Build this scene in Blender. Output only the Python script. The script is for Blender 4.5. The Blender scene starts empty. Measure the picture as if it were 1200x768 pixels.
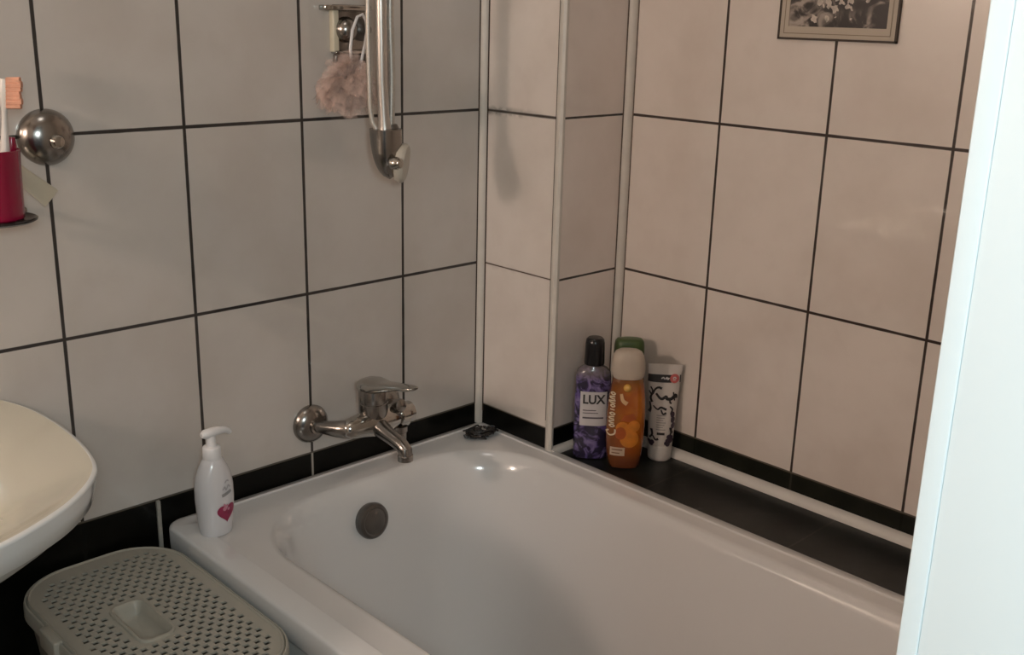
import bpy, bmesh, math, random
from mathutils import Vector, Matrix
PI = math.pi
T = 0.2            # one wall tile is 0.2 m wide; drawing units below are tiles
Z0 = 5.85          # floor lies this many tiles under the grout line used as datum
HT = 1.415         # tile height in tiles
CW, CD = 0.865, 0.976   # boxed-in corner: width and depth
C = bpy.context.scene.collection
random.seed(7)

def W(p):
    return Vector((p[0]*T, p[1]*T, (p[2]+Z0)*T))

# ------------------------------------------------------------------ materials
def new_mat(name):
    m = bpy.data.materials.new(name); m.use_nodes = True
    return m, m.node_tree.nodes, m.node_tree.links, m.node_tree.nodes['Principled BSDF']

def mat(name, col, rough=0.4, metal=0.0, spec=0.5, coat=0.0, trans=0.0, sss=0.0, alpha=1.0, noise=None, bump=None):
    m, N, L, P = new_mat(name)
    P.inputs['Base Color'].default_value = (*col, 1)
    P.inputs['Roughness'].default_value = rough
    P.inputs['Metallic'].default_value = metal
    P.inputs['Specular IOR Level'].default_value = spec
    P.inputs['Coat Weight'].default_value = coat
    P.inputs['Coat Roughness'].default_value = 0.05
    P.inputs['Transmission Weight'].default_value = trans
    P.inputs['Alpha'].default_value = alpha
    if sss:
        P.inputs['Subsurface Weight'].default_value = sss
        P.inputs['Subsurface Radius'].default_value = (0.01, 0.006, 0.004)
    tc = N.new('ShaderNodeTexCoord')
    if noise is None: noise = (12.0, 0.06)
    nz = N.new('ShaderNodeTexNoise'); nz.inputs['Scale'].default_value = noise[0]; nz.inputs['Detail'].default_value = 4
    L.new(tc.outputs['Object'], nz.inputs['Vector'])
    mx = N.new('ShaderNodeMix'); mx.data_type = 'RGBA'
    k = noise[1]
    mx.inputs[6].default_value = (*[c*(1-k) for c in col], 1)
    mx.inputs[7].default_value = (*[min(1, c*(1+k)) for c in col], 1)
    L.new(nz.outputs['Fac'], mx.inputs[0]); L.new(mx.outputs[2], P.inputs['Base Color'])
    if bump:
        b = N.new('ShaderNodeBump'); b.inputs['Strength'].default_value = bump[1]; b.inputs['Distance'].default_value = 0.002
        n2 = N.new('ShaderNodeTexNoise'); n2.inputs['Scale'].default_value = bump[0]
        L.new(tc.outputs['Object'], n2.inputs['Vector']); L.new(n2.outputs['Fac'], b.inputs['Height'])
        L.new(b.outputs['Normal'], P.inputs['Normal'])
    return m

class NT:
    """small helper for chains of math nodes"""
    def __init__(s, m):
        s.N, s.L = m.node_tree.nodes, m.node_tree.links
    def op(s, kind, a, b=None, c=None, clamp=False):
        n = s.N.new('ShaderNodeMath'); n.operation = kind; n.use_clamp = clamp
        for i, v in enumerate((a, b, c)):
            if v is None: continue
            if isinstance(v, (int, float)): n.inputs[i].default_value = v
            else: s.L.new(v, n.inputs[i])
        return n.outputs[0]
    def mix(s, f, a, b):
        n = s.N.new('ShaderNodeMix'); n.data_type = 'RGBA'
        for i, v in ((0, f), (6, a), (7, b)):
            if isinstance(v, (int, float)): n.inputs[i].default_value = v
            elif isinstance(v, tuple): n.inputs[i].default_value = (*v, 1)
            else: s.L.new(v, n.inputs[i])
        return n.outputs[2]
    def noise(s, vec, scale, detail=3, rough=0.5):
        n = s.N.new('ShaderNodeTexNoise'); n.inputs['Scale'].default_value = scale
        n.inputs['Detail'].default_value = detail; n.inputs['Roughness'].default_value = rough
        s.L.new(vec, n.inputs['Vector']); return n.outputs['Fac']
    def step(s, v, e0, e1):   # smooth ramp from 0 at e0 to 1 at e1
        n = s.N.new('ShaderNodeMapRange'); n.interpolation_type = 'SMOOTHSTEP'
        s.L.new(v, n.inputs[0]); n.inputs[1].default_value = e0; n.inputs[2].default_value = e1
        n.inputs[3].default_value = 0; n.inputs[4].default_value = 1
        return n.outputs[0]

def line_dist(t, v, off, period):
    """distance in metres from coordinate v to the nearest line off + k*period"""
    u = t.op('DIVIDE', t.op('SUBTRACT', v, off), period)
    fr = t.op('SUBTRACT', u, t.op('FLOOR', u))
    d = t.op('SUBTRACT', 0.5, t.op('ABSOLUTE', t.op('SUBTRACT', fr, 0.5)))
    return t.op('MULTIPLY', d, period)

def tile_mat(name, axis, off, gcol, gw, jcol, joff, tile=(0.62, 0.575, 0.53), vertical=True, mould=None, gw_z=None, black=((0.0025, 0.0025, 0.0018), (0.006, 0.006, 0.0045)), jmax=None):
    m, N, L, P = new_mat(name); t = NT(m)
    tc = N.new('ShaderNodeTexCoord'); pos = tc.outputs['Object']
    sp = N.new('ShaderNodeSeparateXYZ'); L.new(pos, sp.inputs[0])
    a = sp.outputs[axis]; z = sp.outputs[2]
    zt = Z0*T
    wob = t.op('MULTIPLY', t.op('SUBTRACT', t.noise(pos, 26, 2), 0.5), 0.0011)
    dz = t.op('ADD', line_dist(t, z, zt, HT*T), wob)
    gwz = gw_z or gw
    gz = t.op('SUBTRACT', 1.0, t.step(dz, gwz*0.75, gwz*1.25))
    if vertical:
        dv = t.op('ADD', line_dist(t, a, off*T, T), wob)
        gv = t.op('SUBTRACT', 1.0, t.step(dv, gw*0.75, gw*1.25))
        g = t.op('MAXIMUM', gz, gv)
    else:
        g = gz
    # light tile: faint marbling and brownish clouds
    n1 = t.noise(pos, 5.5, 4, 0.55); n2 = t.noise(pos, 16, 5, 0.6)
    c = t.mix(t.step(n1, 0.35, 0.72), tile, (tile[0]*0.89, tile[1]*0.875, tile[2]*0.86))
    c = t.mix(t.op('MULTIPLY', t.step(n2, 0.5, 0.8), 0.30), c, (tile[0]*0.82, tile[1]*0.80, tile[2]*0.78))
    # black tile course underneath
    zb = (Z0 - 2*HT)*T
    low = t.op('LESS_THAN', z, zb)
    nb = t.noise(pos, 14, 5, 0.6)
    cb = t.mix(t.step(nb, 0.35, 0.8), *black)
    dj = line_dist(t, a, joff*T, HT*T)
    gj = t.op('SUBTRACT', 1.0, t.step(dj, 0.0012, 0.0026))
    if jmax is not None: gj = t.op('MULTIPLY', gj, t.op('LESS_THAN', a, jmax*T))
    cb = t.mix(gj, cb, jcol)
    gc = gcol
    cl = t.mix(g, c, gc)
    if mould:
        k0, k1, amount = mould
        along = t.op('SUBTRACT', 1.0, t.step(a, k0*T, k1*T)) if k0 < k1 else t.step(a, k1*T, k0*T)
        blur = t.op('SUBTRACT', 1.0, t.step(dz, 0.001, 0.012))
        mk = t.op('MULTIPLY', t.op('MULTIPLY', blur, along), t.op('MULTIPLY', t.step(t.noise(pos, 60, 4), 0.35, 0.65), amount))
        top = t.step(z, (Z0-0.7)*T, (Z0-0.5)*T)
        mk = t.op('MULTIPLY', mk, t.op('ADD', t.op('MULTIPLY', top, 0.6), 0.2))
        core = t.op('SUBTRACT', 1.0, t.step(dz, 0.0018, 0.0036))
        core = t.op('MULTIPLY', core, t.op('ADD', t.op('MULTIPLY', top, 0.75), 0.15))
        mk = t.op('MAXIMUM', mk, t.op('MULTIPLY', core, 0.95))
        cl = t.mix(mk, cl, (0.03, 0.02, 0.015))
    # pale dirty joint where the black course starts
    de = t.op('ABSOLUTE', t.op('SUBTRACT', z, zb + 0.001))
    ge = t.op('MULTIPLY', t.op('SUBTRACT', 1.0, t.step(de, 0.0008, 0.0024)), 0.6)
    col = t.mix(low, cl, cb)
    col = t.mix(ge, col, (0.13, 0.11, 0.08))
    L.new(col, P.inputs['Base Color'])
    rough = t.op('ADD', t.op('MULTIPLY', g, 0.5), 0.3)
    L.new(rough, P.inputs['Roughness'])
    L.new(t.op('ADD', t.op('MULTIPLY', t.op('SUBTRACT', 1.0, low), 0.75), 0.05), P.inputs['Coat Weight'])
    L.new(t.op('ADD', t.op('MULTIPLY', t.op('SUBTRACT', 1.0, low), 0.35), 0.15), P.inputs['Specular IOR Level'])
    P.inputs['Coat Roughness'].default_value = 0.04
    P.inputs['Coat IOR'].default_value = 1.6
    hgt = t.op('SUBTRACT', t.op('MULTIPLY', t.noise(pos, 4, 0), 0.06), t.op('MULTIPLY', g, 0.5))
    b = N.new('ShaderNodeBump'); b.inputs['Strength'].default_value = 0.12; b.inputs['Distance'].default_value = 0.0010
    L.new(hgt, b.inputs['Height']); L.new(b.outputs['Normal'], P.inputs['Normal'])
    return m

# ------------------------------------------------------------------ geometry collector (tile units)
class B:
    def __init__(s): s.v, s.f, s.smooth = [], [], True
    def add(s, verts, faces):
        o = len(s.v); s.v += [tuple(v) for v in verts]; s.f += [tuple(i+o for i in f) for f in faces]
    def box(s, x0, x1, y0, y1, z0, z1):
        x0, x1 = sorted((x0, x1)); y0, y1 = sorted((y0, y1)); z0, z1 = sorted((z0, z1))
        s.add([(x0,y0,z0),(x1,y0,z0),(x1,y1,z0),(x0,y1,z0),(x0,y0,z1),(x1,y0,z1),(x1,y1,z1),(x0,y1,z1)],
              [(3,2,1,0),(4,5,6,7),(0,1,5,4),(1,2,6,5),(2,3,7,6),(3,0,4,7)]); return s
    def loft(s, rings, cap0=True, cap1=True, closed=True):
        n = len(rings[0]); o = len(s.v)
        for r in rings: s.v += [tuple(p) for p in r]
        for k in range(len(rings)-1):
            for i in range(n if closed else n-1):
                j = (i+1) % n
                s.f.append((o+k*n+i, o+k*n+j, o+(k+1)*n+j, o+(k+1)*n+i))
        for cap, k in ((cap0, 0), (cap1, len(rings)-1)):
            if cap:
                r = rings[k]; c = tuple(sum(p[a] for p in r)/n for a in range(3))
                ci = len(s.v); s.v.append(c)
                for i in range(n):
                    j = (i+1) % n
                    s.f.append((o+k*n+j, o+k*n+i, ci) if k == 0 else (o+k*n+i, o+k*n+j, ci))
        return s
    def lathe(s, org, axis, prof, n=32, cap0=True, cap1=True):
        """prof: list of (distance along axis, radius)"""
        a = Vector(axis).normalized(); u = a.orthogonal().normalized(); w = a.cross(u); org = Vector(org)
        rings = [[org + a*h + (u*math.cos(2*PI*i/n) + w*math.sin(2*PI*i/n))*max(r, 1e-4) for i in range(n)] for h, r in prof]
        return s.loft(rings, cap0, cap1)
    def tube(s, path, rad, n=12, cap=True):
        path = [Vector(p) for p in path]
        rads = rad if isinstance(rad, (list, tuple)) else [rad]*len(path)
        rings = []; u = None
        for i, p in enumerate(path):
            d = (path[min(i+1, len(path)-1)] - path[max(i-1, 0)]).normalized()
            if u is None: u = d.orthogonal().normalized()
            u = (u - d*u.dot(d)).normalized(); w = d.cross(u)
            rings.append([p + (u*math.cos(2*PI*k/n) + w*math.sin(2*PI*k/n))*rads[i] for k in range(n)])
        return s.loft(rings, cap, cap)
    def ball(s, c, rx, ry=None, rz=None, n=24, m=14):
        ry = ry or rx; rz = rz or rx
        rings = []
        for j in range(1, m):
            ph = -PI/2 + PI*j/m
            rings.append([(c[0]+rx*math.cos(ph)*math.cos(2*PI*i/n), c[1]+ry*math.cos(ph)*math.sin(2*PI*i/n), c[2]+rz*math.sin(ph)) for i in range(n)])
        return s.loft(rings)
    def build(s, name, m, parent=None, bevel=0.0, sharp=40, subsurf=0):
        """scene-space tiles if parent is None or a root in ROOTS (then made relative to it)"""
        me = bpy.data.meshes.new(name)
        loc = None
        if parent is not None:
            r = parent
            while r.parent is not None: r = r.parent
            loc = ROOTS[r.name]
        if loc is None: vs = [W(v) for v in s.v]
        elif loc == 'local': vs = [Vector(v)*T for v in s.v]
        else: vs = [W(v) - W(loc) for v in s.v]
        me.from_pydata(vs, [], s.f)
        bm = bmesh.new(); bm.from_mesh(me)
        bmesh.ops.recalc_face_normals(bm, faces=bm.faces)
        if bevel:
            es = [e for e in bm.edges if len(e.link_faces) == 2 and e.calc_face_angle(0) > 0.6]
            bmesh.ops.bevel(bm, geom=es, offset=bevel*T, segments=3, affect='EDGES', profile=0.5)
        bm.to_mesh(me); bm.free()
        for p in me.polygons: p.use_smooth = True
        me.set_sharp_from_angle(angle=math.radians(sharp))
        o = bpy.data.objects.new(name, me); C.objects.link(o)
        me.materials.append(m)
        if subsurf:
            md = o.modifiers.new('sub', 'SUBSURF'); md.levels = subsurf; md.render_levels = subsurf
        if parent is not None: o.parent = parent
        return o

ROOTS = {}
def thing(name, label, cat, loc, rotz=None, group=None):
    """an Empty at the base; with rotz given the parts are drawn in local tiles"""
    o = bpy.data.objects.new(name, None); C.objects.link(o); o.location = W(loc)
    o.empty_display_size = 0.03
    if rotz is not None: o.rotation_euler = (0, 0, rotz); ROOTS[o.name] = 'local'
    else: ROOTS[o.name] = loc
    o['label'] = label; o['category'] = cat
    if group: o['group'] = group
    return o
def struct(o):
    o['kind'] = 'structure'; return o

def rrect(x0, x1, y0, y1, r, z, n=10):
    pts = []
    r = min(r, abs(x1-x0)/2-1e-3, abs(y1-y0)/2-1e-3)
    for cx, cy, a0 in ((x1-r, y1-r, 0), (x0+r, y1-r, PI/2), (x0+r, y0+r, PI), (x1-r, y0+r, 1.5*PI)):
        for i in range(n+1):
            a = a0 + PI/2*i/n
            pts.append((cx+r*math.cos(a), cy+r*math.sin(a), z))
    return pts
def sup(a, b, n, z, cx=0, cy=0, k=48):
    out = []
    for i in range(k):
        t = 2*PI*i/k; c, s_ = math.cos(t), math.sin(t)
        out.append((cx+a*math.copysign(abs(c)**(2/n), c), cy+b*math.copysign(abs(s_)**(2/n), s_), z))
    return out

# ------------------------------------------------------------------ shared materials
M = {}
M['chrome'] = mat('chrome', (0.46, 0.44, 0.41), 0.12, 1.0, noise=(30, 0.08))
M['chrome_dull'] = mat('chrome_dull', (0.30, 0.28, 0.26), 0.22, 1.0, noise=(30, 0.12))
M['dark_metal'] = mat('dark_metal', (0.16, 0.15, 0.14), 0.32, 0.9, noise=(40, 0.2))
M['enamel'] = mat('enamel', (0.70, 0.69, 0.68), 0.16, coat=0.6, noise=(3, 0.03))
M['ceramic'] = mat('ceramic', (0.54, 0.52, 0.43), 0.14, coat=0.5, noise=(3, 0.02))  # cream tint carries the warm lamplight on the white basin's top
M['pvc'] = mat('pvc', (0.66, 0.62, 0.56), 0.38, noise=(40, 0.10))
M['silicone'] = mat('silicone', (0.70, 0.68, 0.64), 0.4, noise=(20, 0.08))
M['white_paint'] = mat('white_paint', (0.60, 0.665, 0.68), 0.45, noise=(5, 0.02))
M['plaster'] = mat('plaster', (0.60, 0.57, 0.52), 0.8, noise=(6, 0.05))
M['dark_floor'] = mat('dark_floor', (0.05, 0.045, 0.04), 0.4, noise=(9, 0.3))
M['grey_plastic'] = mat('grey_plastic', (0.40, 0.375, 0.315), 0.42, noise=(10, 0.06))
M['grey_plastic_dark'] = mat('grey_plastic_dark', (0.20, 0.18, 0.145), 0.5, noise=(10, 0.08))
M['white_plastic'] = mat('white_plastic', (0.74, 0.73, 0.73), 0.3, coat=0.3, noise=(8, 0.03))
M['print_dark'] = mat('print_dark', (0.03, 0.028, 0.03), 0.5)
M['print_grey'] = mat('print_grey', (0.30, 0.29, 0.29), 0.5)
M['crimson'] = mat('crimson', (0.30, 0.02, 0.075), 0.4, noise=(90, 0.5))
M['pale_pink'] = mat('pale_pink', (0.62, 0.25, 0.33), 0.4)

# ------------------------------------------------------------------ room shell
GA = (0.012, 0.008, 0.006)
GB = (0.030, 0.016, 0.010)
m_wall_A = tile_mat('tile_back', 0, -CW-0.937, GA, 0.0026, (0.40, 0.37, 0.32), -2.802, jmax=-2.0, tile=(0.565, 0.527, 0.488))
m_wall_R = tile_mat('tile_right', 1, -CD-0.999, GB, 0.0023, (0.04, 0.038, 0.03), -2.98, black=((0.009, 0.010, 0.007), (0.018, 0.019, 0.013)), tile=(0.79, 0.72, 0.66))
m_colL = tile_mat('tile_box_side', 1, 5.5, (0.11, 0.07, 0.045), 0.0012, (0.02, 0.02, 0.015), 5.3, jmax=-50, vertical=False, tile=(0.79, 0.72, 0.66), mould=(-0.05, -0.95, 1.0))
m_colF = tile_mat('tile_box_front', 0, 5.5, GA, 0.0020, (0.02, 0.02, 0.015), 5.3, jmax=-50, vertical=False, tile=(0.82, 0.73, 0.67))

ZC = 6.6   # ceiling
ZF = -Z0
XL = -12.2
YF = -6.5
b = B(); b.add([(XL,0,ZF),(-CW,0,ZF),(-CW,0,ZC),(XL,0,ZC),(XL,0.5,ZF),(-CW,0.5,ZF),(-CW,0.5,ZC),(XL,0.5,ZC)],
               [(0,1,2,3),(7,6,5,4),(4,5,1,0),(3,2,6,7),(0,3,7,4),(1,5,6,2)])
struct(b.build('wall_back', m_wall_A))
struct(B().box(0, 0.5, -7.1, -CD, ZF, ZC).build('wall_right', m_wall_R))
# boxed-in pipe corner: two tiled faces
struct(B().box(-CW, -CW+0.06, -CD+0.06, 0.5, ZF, ZC).build('wall_corner_side', m_colL))
struct(B().box(-CW, 0.5, -CD, -CD+0.06, ZF, ZC).build('wall_corner_front', m_colF))
struct(B().box(XL-0.5, XL, -7.1, 0.5, ZF, ZC).build('wall_left', M['plaster']))
# front wall with the doorway the picture is taken from
JX, JL, DH = -5.69, -9.2, 4.3
b = B(); b.box(JX+0.06, 0.5, YF-0.04, YF-0.66, ZF, ZC); b.box(XL, JL-0.06, YF-0.04, YF-0.66, ZF, ZC); b.box(JL-0.06, JX+0.06, YF-0.04, YF-0.66, DH+0.06, ZC)
struct(b.build('wall_front', M['plaster']))
struct(B().box(XL-0.5, 0.5, -12, 0.5, ZF-0.5, ZF).build('floor', M['dark_floor']))
struct(B().box(XL-0.5, 0.5, -7.2, 0.5, ZC, ZC+0.5).build('ceiling', M['plaster']))
# white door frame: lining plus room-side architrave
dr = thing('door_1', 'white painted door frame standing open at the edge of the bathroom', 'door frame', (JX, YF-0.3, ZF)); dr['kind'] = 'structure'
b = B(); b.box(JX+0.0035, JX+0.07, YF-0.0402, YF-0.70, ZF, DH); b.box(JL-0.07, JL-0.004, YF-0.0402, YF-0.70, ZF, DH); b.box(JL-0.07, JX+0.07, YF-0.045, YF-0.70, DH, DH+0.07)
b.build('door_frame', M['white_paint'], dr, bevel=0.002)
b = B(); b.box(JX, JX+0.32, YF, YF-0.040, ZF, DH+0.3); b.box(JL-0.32, JL, YF, YF-0.040, ZF, DH+0.3); b.box(JL, JX, YF, YF-0.040, DH, DH+0.3)
b.build('architrave', M['white_paint'], dr, bevel=0.003)

# tiled ledge between bath and wall
m, N, L, P = new_mat('black_ledge_tile'); t = NT(m)
tc = N.new('ShaderNodeTexCoord'); pos = tc.outputs['Object']; sp = N.new('ShaderNodeSeparateXYZ'); L.new(pos, sp.inputs[0])
c = t.mix(t.step(t.noise(pos, 11, 6, 0.65), 0.4, 0.75), (0.006, 0.007, 0.006), (0.022, 0.024, 0.021))
c = t.mix(t.op('MULTIPLY', t.step(t.noise(pos, 30, 3), 0.68, 0.8), 0.5), c, (0.10, 0.10, 0.09))
dj = line_dist(t, sp.outputs[1], -2.05*T, HT*T)
c = t.mix(t.op('MULTIPLY', t.op('SUBTRACT', 1.0, t.step(dj, 0.001, 0.0025)), 0.5), c, (0.06, 0.055, 0.045))
L.new(c, P.inputs['Base Color']); P.inputs['Roughness'].default_value = 0.32
P.inputs['Specular IOR Level'].default_value = 0.3
struct(B().box(-0.84, 0, YF, -CD, ZF, -3.06).build('ledge_right', m))

# vertical white corner profiles and the quarter-round along the ledge
def qround(pa, pb, inward, r, n=6):
    """convex bead from pa to pb; inward = two unit vectors spanning the corner"""
    u, w = Vector(inward[0]), Vector(inward[1]); rings = []
    for p in (pa, pb):
        p = Vector(p); ring = [p - u*0.001 - w*0.001]
        for i in range(n+1):
            a = PI/2*i/n
            ring.append(p + u*r*math.cos(a) + w*r*math.sin(a))
        rings.append(ring)
    return rings
b = B(); b.loft(qround((-CW, 0, -3.03), (-CW, 0, ZC), ((-1,0,0),(0,-1,0)), 0.052)); struct(b.build('trim_1', M['pvc']))
# convex edge profile wraps the outer corner
b = B(); pts = [(-CW+0.03,-CD-0.004),(-CW+0.025,-CD-0.02),(-CW+0.01,-CD-0.03),(-CW-0.012,-CD-0.03),(-CW-0.03,-CD-0.012),(-CW-0.03,-CD+0.01),(-CW-0.02,-CD+0.04),(-CW-0.004,-CD+0.05)]
b.loft([[(x, y, z) for x, y in pts] for z in (-3.04, ZC)]); struct(b.build('trim_2', M['pvc']))
b = B(); b.loft(qround((0, -CD, -3.05), (0, -CD, ZC), ((-1,0,0),(0,-1,0)), 0.058)); struct(b.build('trim_3', M['pvc']))
b = B(); b.loft(qround((0, -CD, -3.06), (0, YF, -3.06), ((-1,0,0),(0,0,1)), 0.075)); struct(b.build('trim_4', M['silicone']))
b = B(); b.loft(qround((-CW, -CD, -3.06), (0, -CD, -3.06), ((0,-1,0),(0,0,1)), 0.06)); struct(b.build('trim_5', M['silicone']))
# mould lines beside the profiles
m_mould = mat('mould', (0.05, 0.03, 0.02), 0.9, noise=(120, 0.8))
b = B()
b.box(-CW-0.064, -CW-0.050, -0.003, 0, -2.83, ZC); b.box(-CW-0.003, -CW, -0.066, -0.050, -2.9, ZC)
struct(b.build('trim_6', m_mould))
b = B(); b.box(-CW-0.004, -CW, -CD+0.045, -CD+0.062, -2.75, ZC); struct(b.build('trim_7', m_mould))
b = B(); b.box(-0.072, -0.056, -CD-0.003, -CD, -2.83, ZC); b.box(-0.003, 0, -CD-0.068, -CD-0.056, -2.83, ZC); struct(b.build('trim_8', mat('faint_mould', (0.14, 0.10, 0.075), 0.9, noise=(120, 0.6))))
# white bead at the end of the bath panel
struct(B().box(-4.233, -4.203, -0.018, 0, -5.85, -2.835).build('trim_9', mat('old_joint', (0.34, 0.32, 0.28), 0.6, noise=(60, 0.4))))

# ------------------------------------------------------------------ bathtub
ob = (-4.19, -0.818, YF+0.02, -0.012)
op_ = (-3.74, -1.09, -6.05, -0.36)
def ins(bd, l, r_, f, bk): return (bd[0]+l, bd[1]-r_, bd[2]+f, bd[3]-bk)
rings = []
def ring(bd, r, z): rings.append(rrect(*bd, r, z, 12))
ring(ins(ob, .10, .06, .05, .03), .08, -3.24)
ring(ins(ob, .01, .005, .01, .004), .12, -3.24)
ring(ob, .12, -3.215); ring(ob, .12, -3.055)
ring(ins(ob, .008, .008, .008, .005), .12, -3.036); ring(ins(ob, .028, .022, .025, .012), .12, -3.028)
ring(ins(ob, .192, .10, .16, .06), .13, -3.026); ring(ins(ob, .198, .106, .166, .066), .13, -3.0375); ring(ins(ob, .206, .114, .174, .074), .14, -3.040)
e = -0.05
ring(ins(op_, e, e, e, e), .80, -3.044)
ring(ins(op_, e*.4, e*.4, e*.4, e*.4), .78, -3.049)
ring(op_, .75, -3.064)
ring(ins(op_, .018, .030, .03, .045), .74, -3.12)
ring(ins(op_, .052, .06, .07, .075), .73, -3.20)
ring(ins(op_, .085, .12, .15, .12), .72, -3.45)
ring(ins(op_, .16, .25, .40, .23), .70, -4.0)
ring(ins(op_, .24, .38, .75, .36), .68, -4.5)
ring(ins(op_, .32, .47, 1.0, .47), .64, -4.78)
ring(ins(op_, .44, .47, 1.2, .62), .58, -4.95)
ring(ins(op_, .62, .65, 1.5, .85), .50, -5.03)
ring(ins(op_, .95, .98, 2.0, 1.3), .30, -5.06)
tub = thing('bathtub', 'white enamel bathtub set into the tiled corner under the wall mixer', 'bathtub', (-2.5, -3.2, ZF))
b = B(); b.loft(rings, cap0=False, cap1=True); b.build('tub_shell', M['enamel'], tub, sharp=60)
# overflow cap on the faucet end
ax = Vector((0.05, -1, 0.12)).normalized(); oc = Vector((-2.545, -0.46, -3.375))
b = B(); b.lathe(oc, ax, [(-0.05,.14),(0.03,.158),(0.05,.160),(0.075,.150),(0.085,.125),(0.080,.112),(0.084,.10),(0.09,.05),(0.09,.001)], 40)
ov = b.build('overflow_cap', M['dark_metal'], tub, sharp=30); ov['label'] = 'dull grey metal overflow cap'
# bath panel
struct(B().box(-4.12, -4.06, YF+0.02, -0.02, ZF, -3.22).build('wall_bath_panel', M['plaster']))

# ------------------------------------------------------------------ wash basin
cxs = -6.55
half = [(-6.55,-2.24),(-6.25,-2.20),(-6.0,-2.11),(-5.82,-2.03),(-5.58,-1.885),(-5.40,-1.72),(-5.30,-1.59),(-5.235,-1.46),(-5.185,-1.25),(-5.150,-0.95),(-5.145,-0.60),(-5.175,-0.28),(-5.25,-0.01)]
def cr(pts, k=6):
    out = []
    P_ = [pts[0]] + pts + [pts[-1]]
    for i in range(1, len(P_)-2):
        for j in range(k):
            t_ = j/k; a, b_, c_, d_ = [Vector(P_[i+q]).to_2d() if len(P_[i+q]) > 2 else Vector(P_[i+q]) for q in (-1,0,1,2)]
            out.append(0.5*((2*b_)+(-a+c_)*t_+(2*a-5*b_+4*c_-d_)*t_*t_+(-a+3*b_-3*c_+d_)*t_**3))
    out.append(Vector(pts[-1])); return out
hs = cr(half)
outl = [(p.x, p.y) for p in hs] + [(2*cxs-p.x, p.y) for p in reversed(hs[1:])]
def srng(sx, sy, z, yc=-0.012, dy=0.0):
    return [(cxs+(x-cxs)*sx, min(-0.012, yc+(y-yc)*sy+dy), z) for x, y in outl]
wb = thing('wash_basin', 'white ceramic wash basin with a rounded edge, mounted on the tiled wall', 'wash basin', (cxs, -1.0, ZF))
R_ = [srng(.26,.30,-3.0), srng(.42,.45,-2.75), srng(.62,.62,-2.5), srng(.80,.80,-2.24), srng(.90,.895,-2.08), srng(.935,.93,-1.985), srng(.945,.94,-1.965), srng(.972,.965,-1.955),
      srng(.982,.976,-1.94), srng(.993,.99,-1.84), srng(.999,.999,-1.768), srng(1,1,-1.758), srng(.997,.997,-1.751), srng(.985,.985,-1.750)]
def bowl(s_, z):
    yc = -1.05
    return [(cxs+(x-cxs)*s_, yc+(min(-0.1, y)-yc)*s_, z) for x, y in outl]
R_ += [srng(.965,.962,-1.756), bowl(.93,-1.768), bowl(.86,-1.79), bowl(.74,-1.84), bowl(.6,-1.95), bowl(.42,-2.2), bowl(.22,-2.27), bowl(.08,-2.29)]
k_ = 14   # outer shell, then dished top; lamplight painted as cool and cream glaze
M['ceramic_cool_lit'] = mat('ceramic_cool_lit', (0.74, 0.76, 0.75), 0.16, coat=0.5, noise=(3, 0.02))  # cool light on the outer side put into the glaze colour
b = B(); b.loft(R_[:k_], cap0=True, cap1=False); b.build('basin', M['ceramic_cool_lit'], wb, sharp=75)
b = B(); b.loft(R_[k_-1:], cap0=False, cap1=True); b.build('bowl', M['ceramic'], wb, sharp=75)['label'] = 'dished top of the basin, warm light painted in as cream'
b = B(); b.lathe((cxs, -1.05, -2.285), (0,0,1), [(0,.12),(.02,.12),(.025,.1),(.015,.06),(.015,.001)], 24); b.build('drain', M['chrome'], wb)
b = B(); b.loft([sup(.42,.36,2.4,z,cxs,-.55) for z in (-5.85,-5.6)] + [sup(.30,.28,2.2,-5.2,cxs,-.5), sup(.27,.27,2.2,-3.4,cxs,-.5), sup(.36,.34,2.2,-2.9,cxs,-.55)])
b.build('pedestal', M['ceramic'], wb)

# ------------------------------------------------------------------ laundry hamper
hx0, hx1, hy0, hy1, hz = -5.40, -4.225, -2.14, -0.03, -3.12
hp = thing('laundry_hamper', 'grey beige plastic laundry hamper with a perforated lid beside the bath', 'laundry hamper', ((hx0+hx1)/2, (hy0+hy1)/2, ZF))
def curve_plate(outer, holes, thick, name, m, parent, z):
    cu = bpy.data.curves.new(name, 'CURVE'); cu.dimensions = '2D'; cu.fill_mode = 'BOTH'; cu.extrude = thick/2*T
    for lp in [outer] + holes:
        sp_ = cu.splines.new('POLY'); sp_.points.add(len(lp)-1); sp_.use_cyclic_u = True
        for i, p in enumerate(lp): sp_.points[i].co = (p[0]*T, p[1]*T, 0, 1)
    tmp = bpy.data.objects.new(name+'_tmp', cu); C.objects.link(tmp)
    dg = bpy.context.evaluated_depsgraph_get(); dg.update()
    me = bpy.data.meshes.new_from_object(tmp.evaluated_get(dg))
    bpy.data.objects.remove(tmp); bpy.data.curves.remove(cu)
    loc = W(ROOTS[parent.name])
    for v in me.vertices: v.co = Vector((v.co.x, v.co.y, v.co.z + (z+Z0)*T)) - loc
    me.materials.clear(); me.materials.append(m)
    o = bpy.data.objects.new(name, me); C.objects.link(o); o.parent = parent
    return o
holes = []
hcx, hcy = -4.885, -1.085    # recessed handle
px_, py_ = 0.078, 0.056
j = 0; y = hy0+0.17
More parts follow.
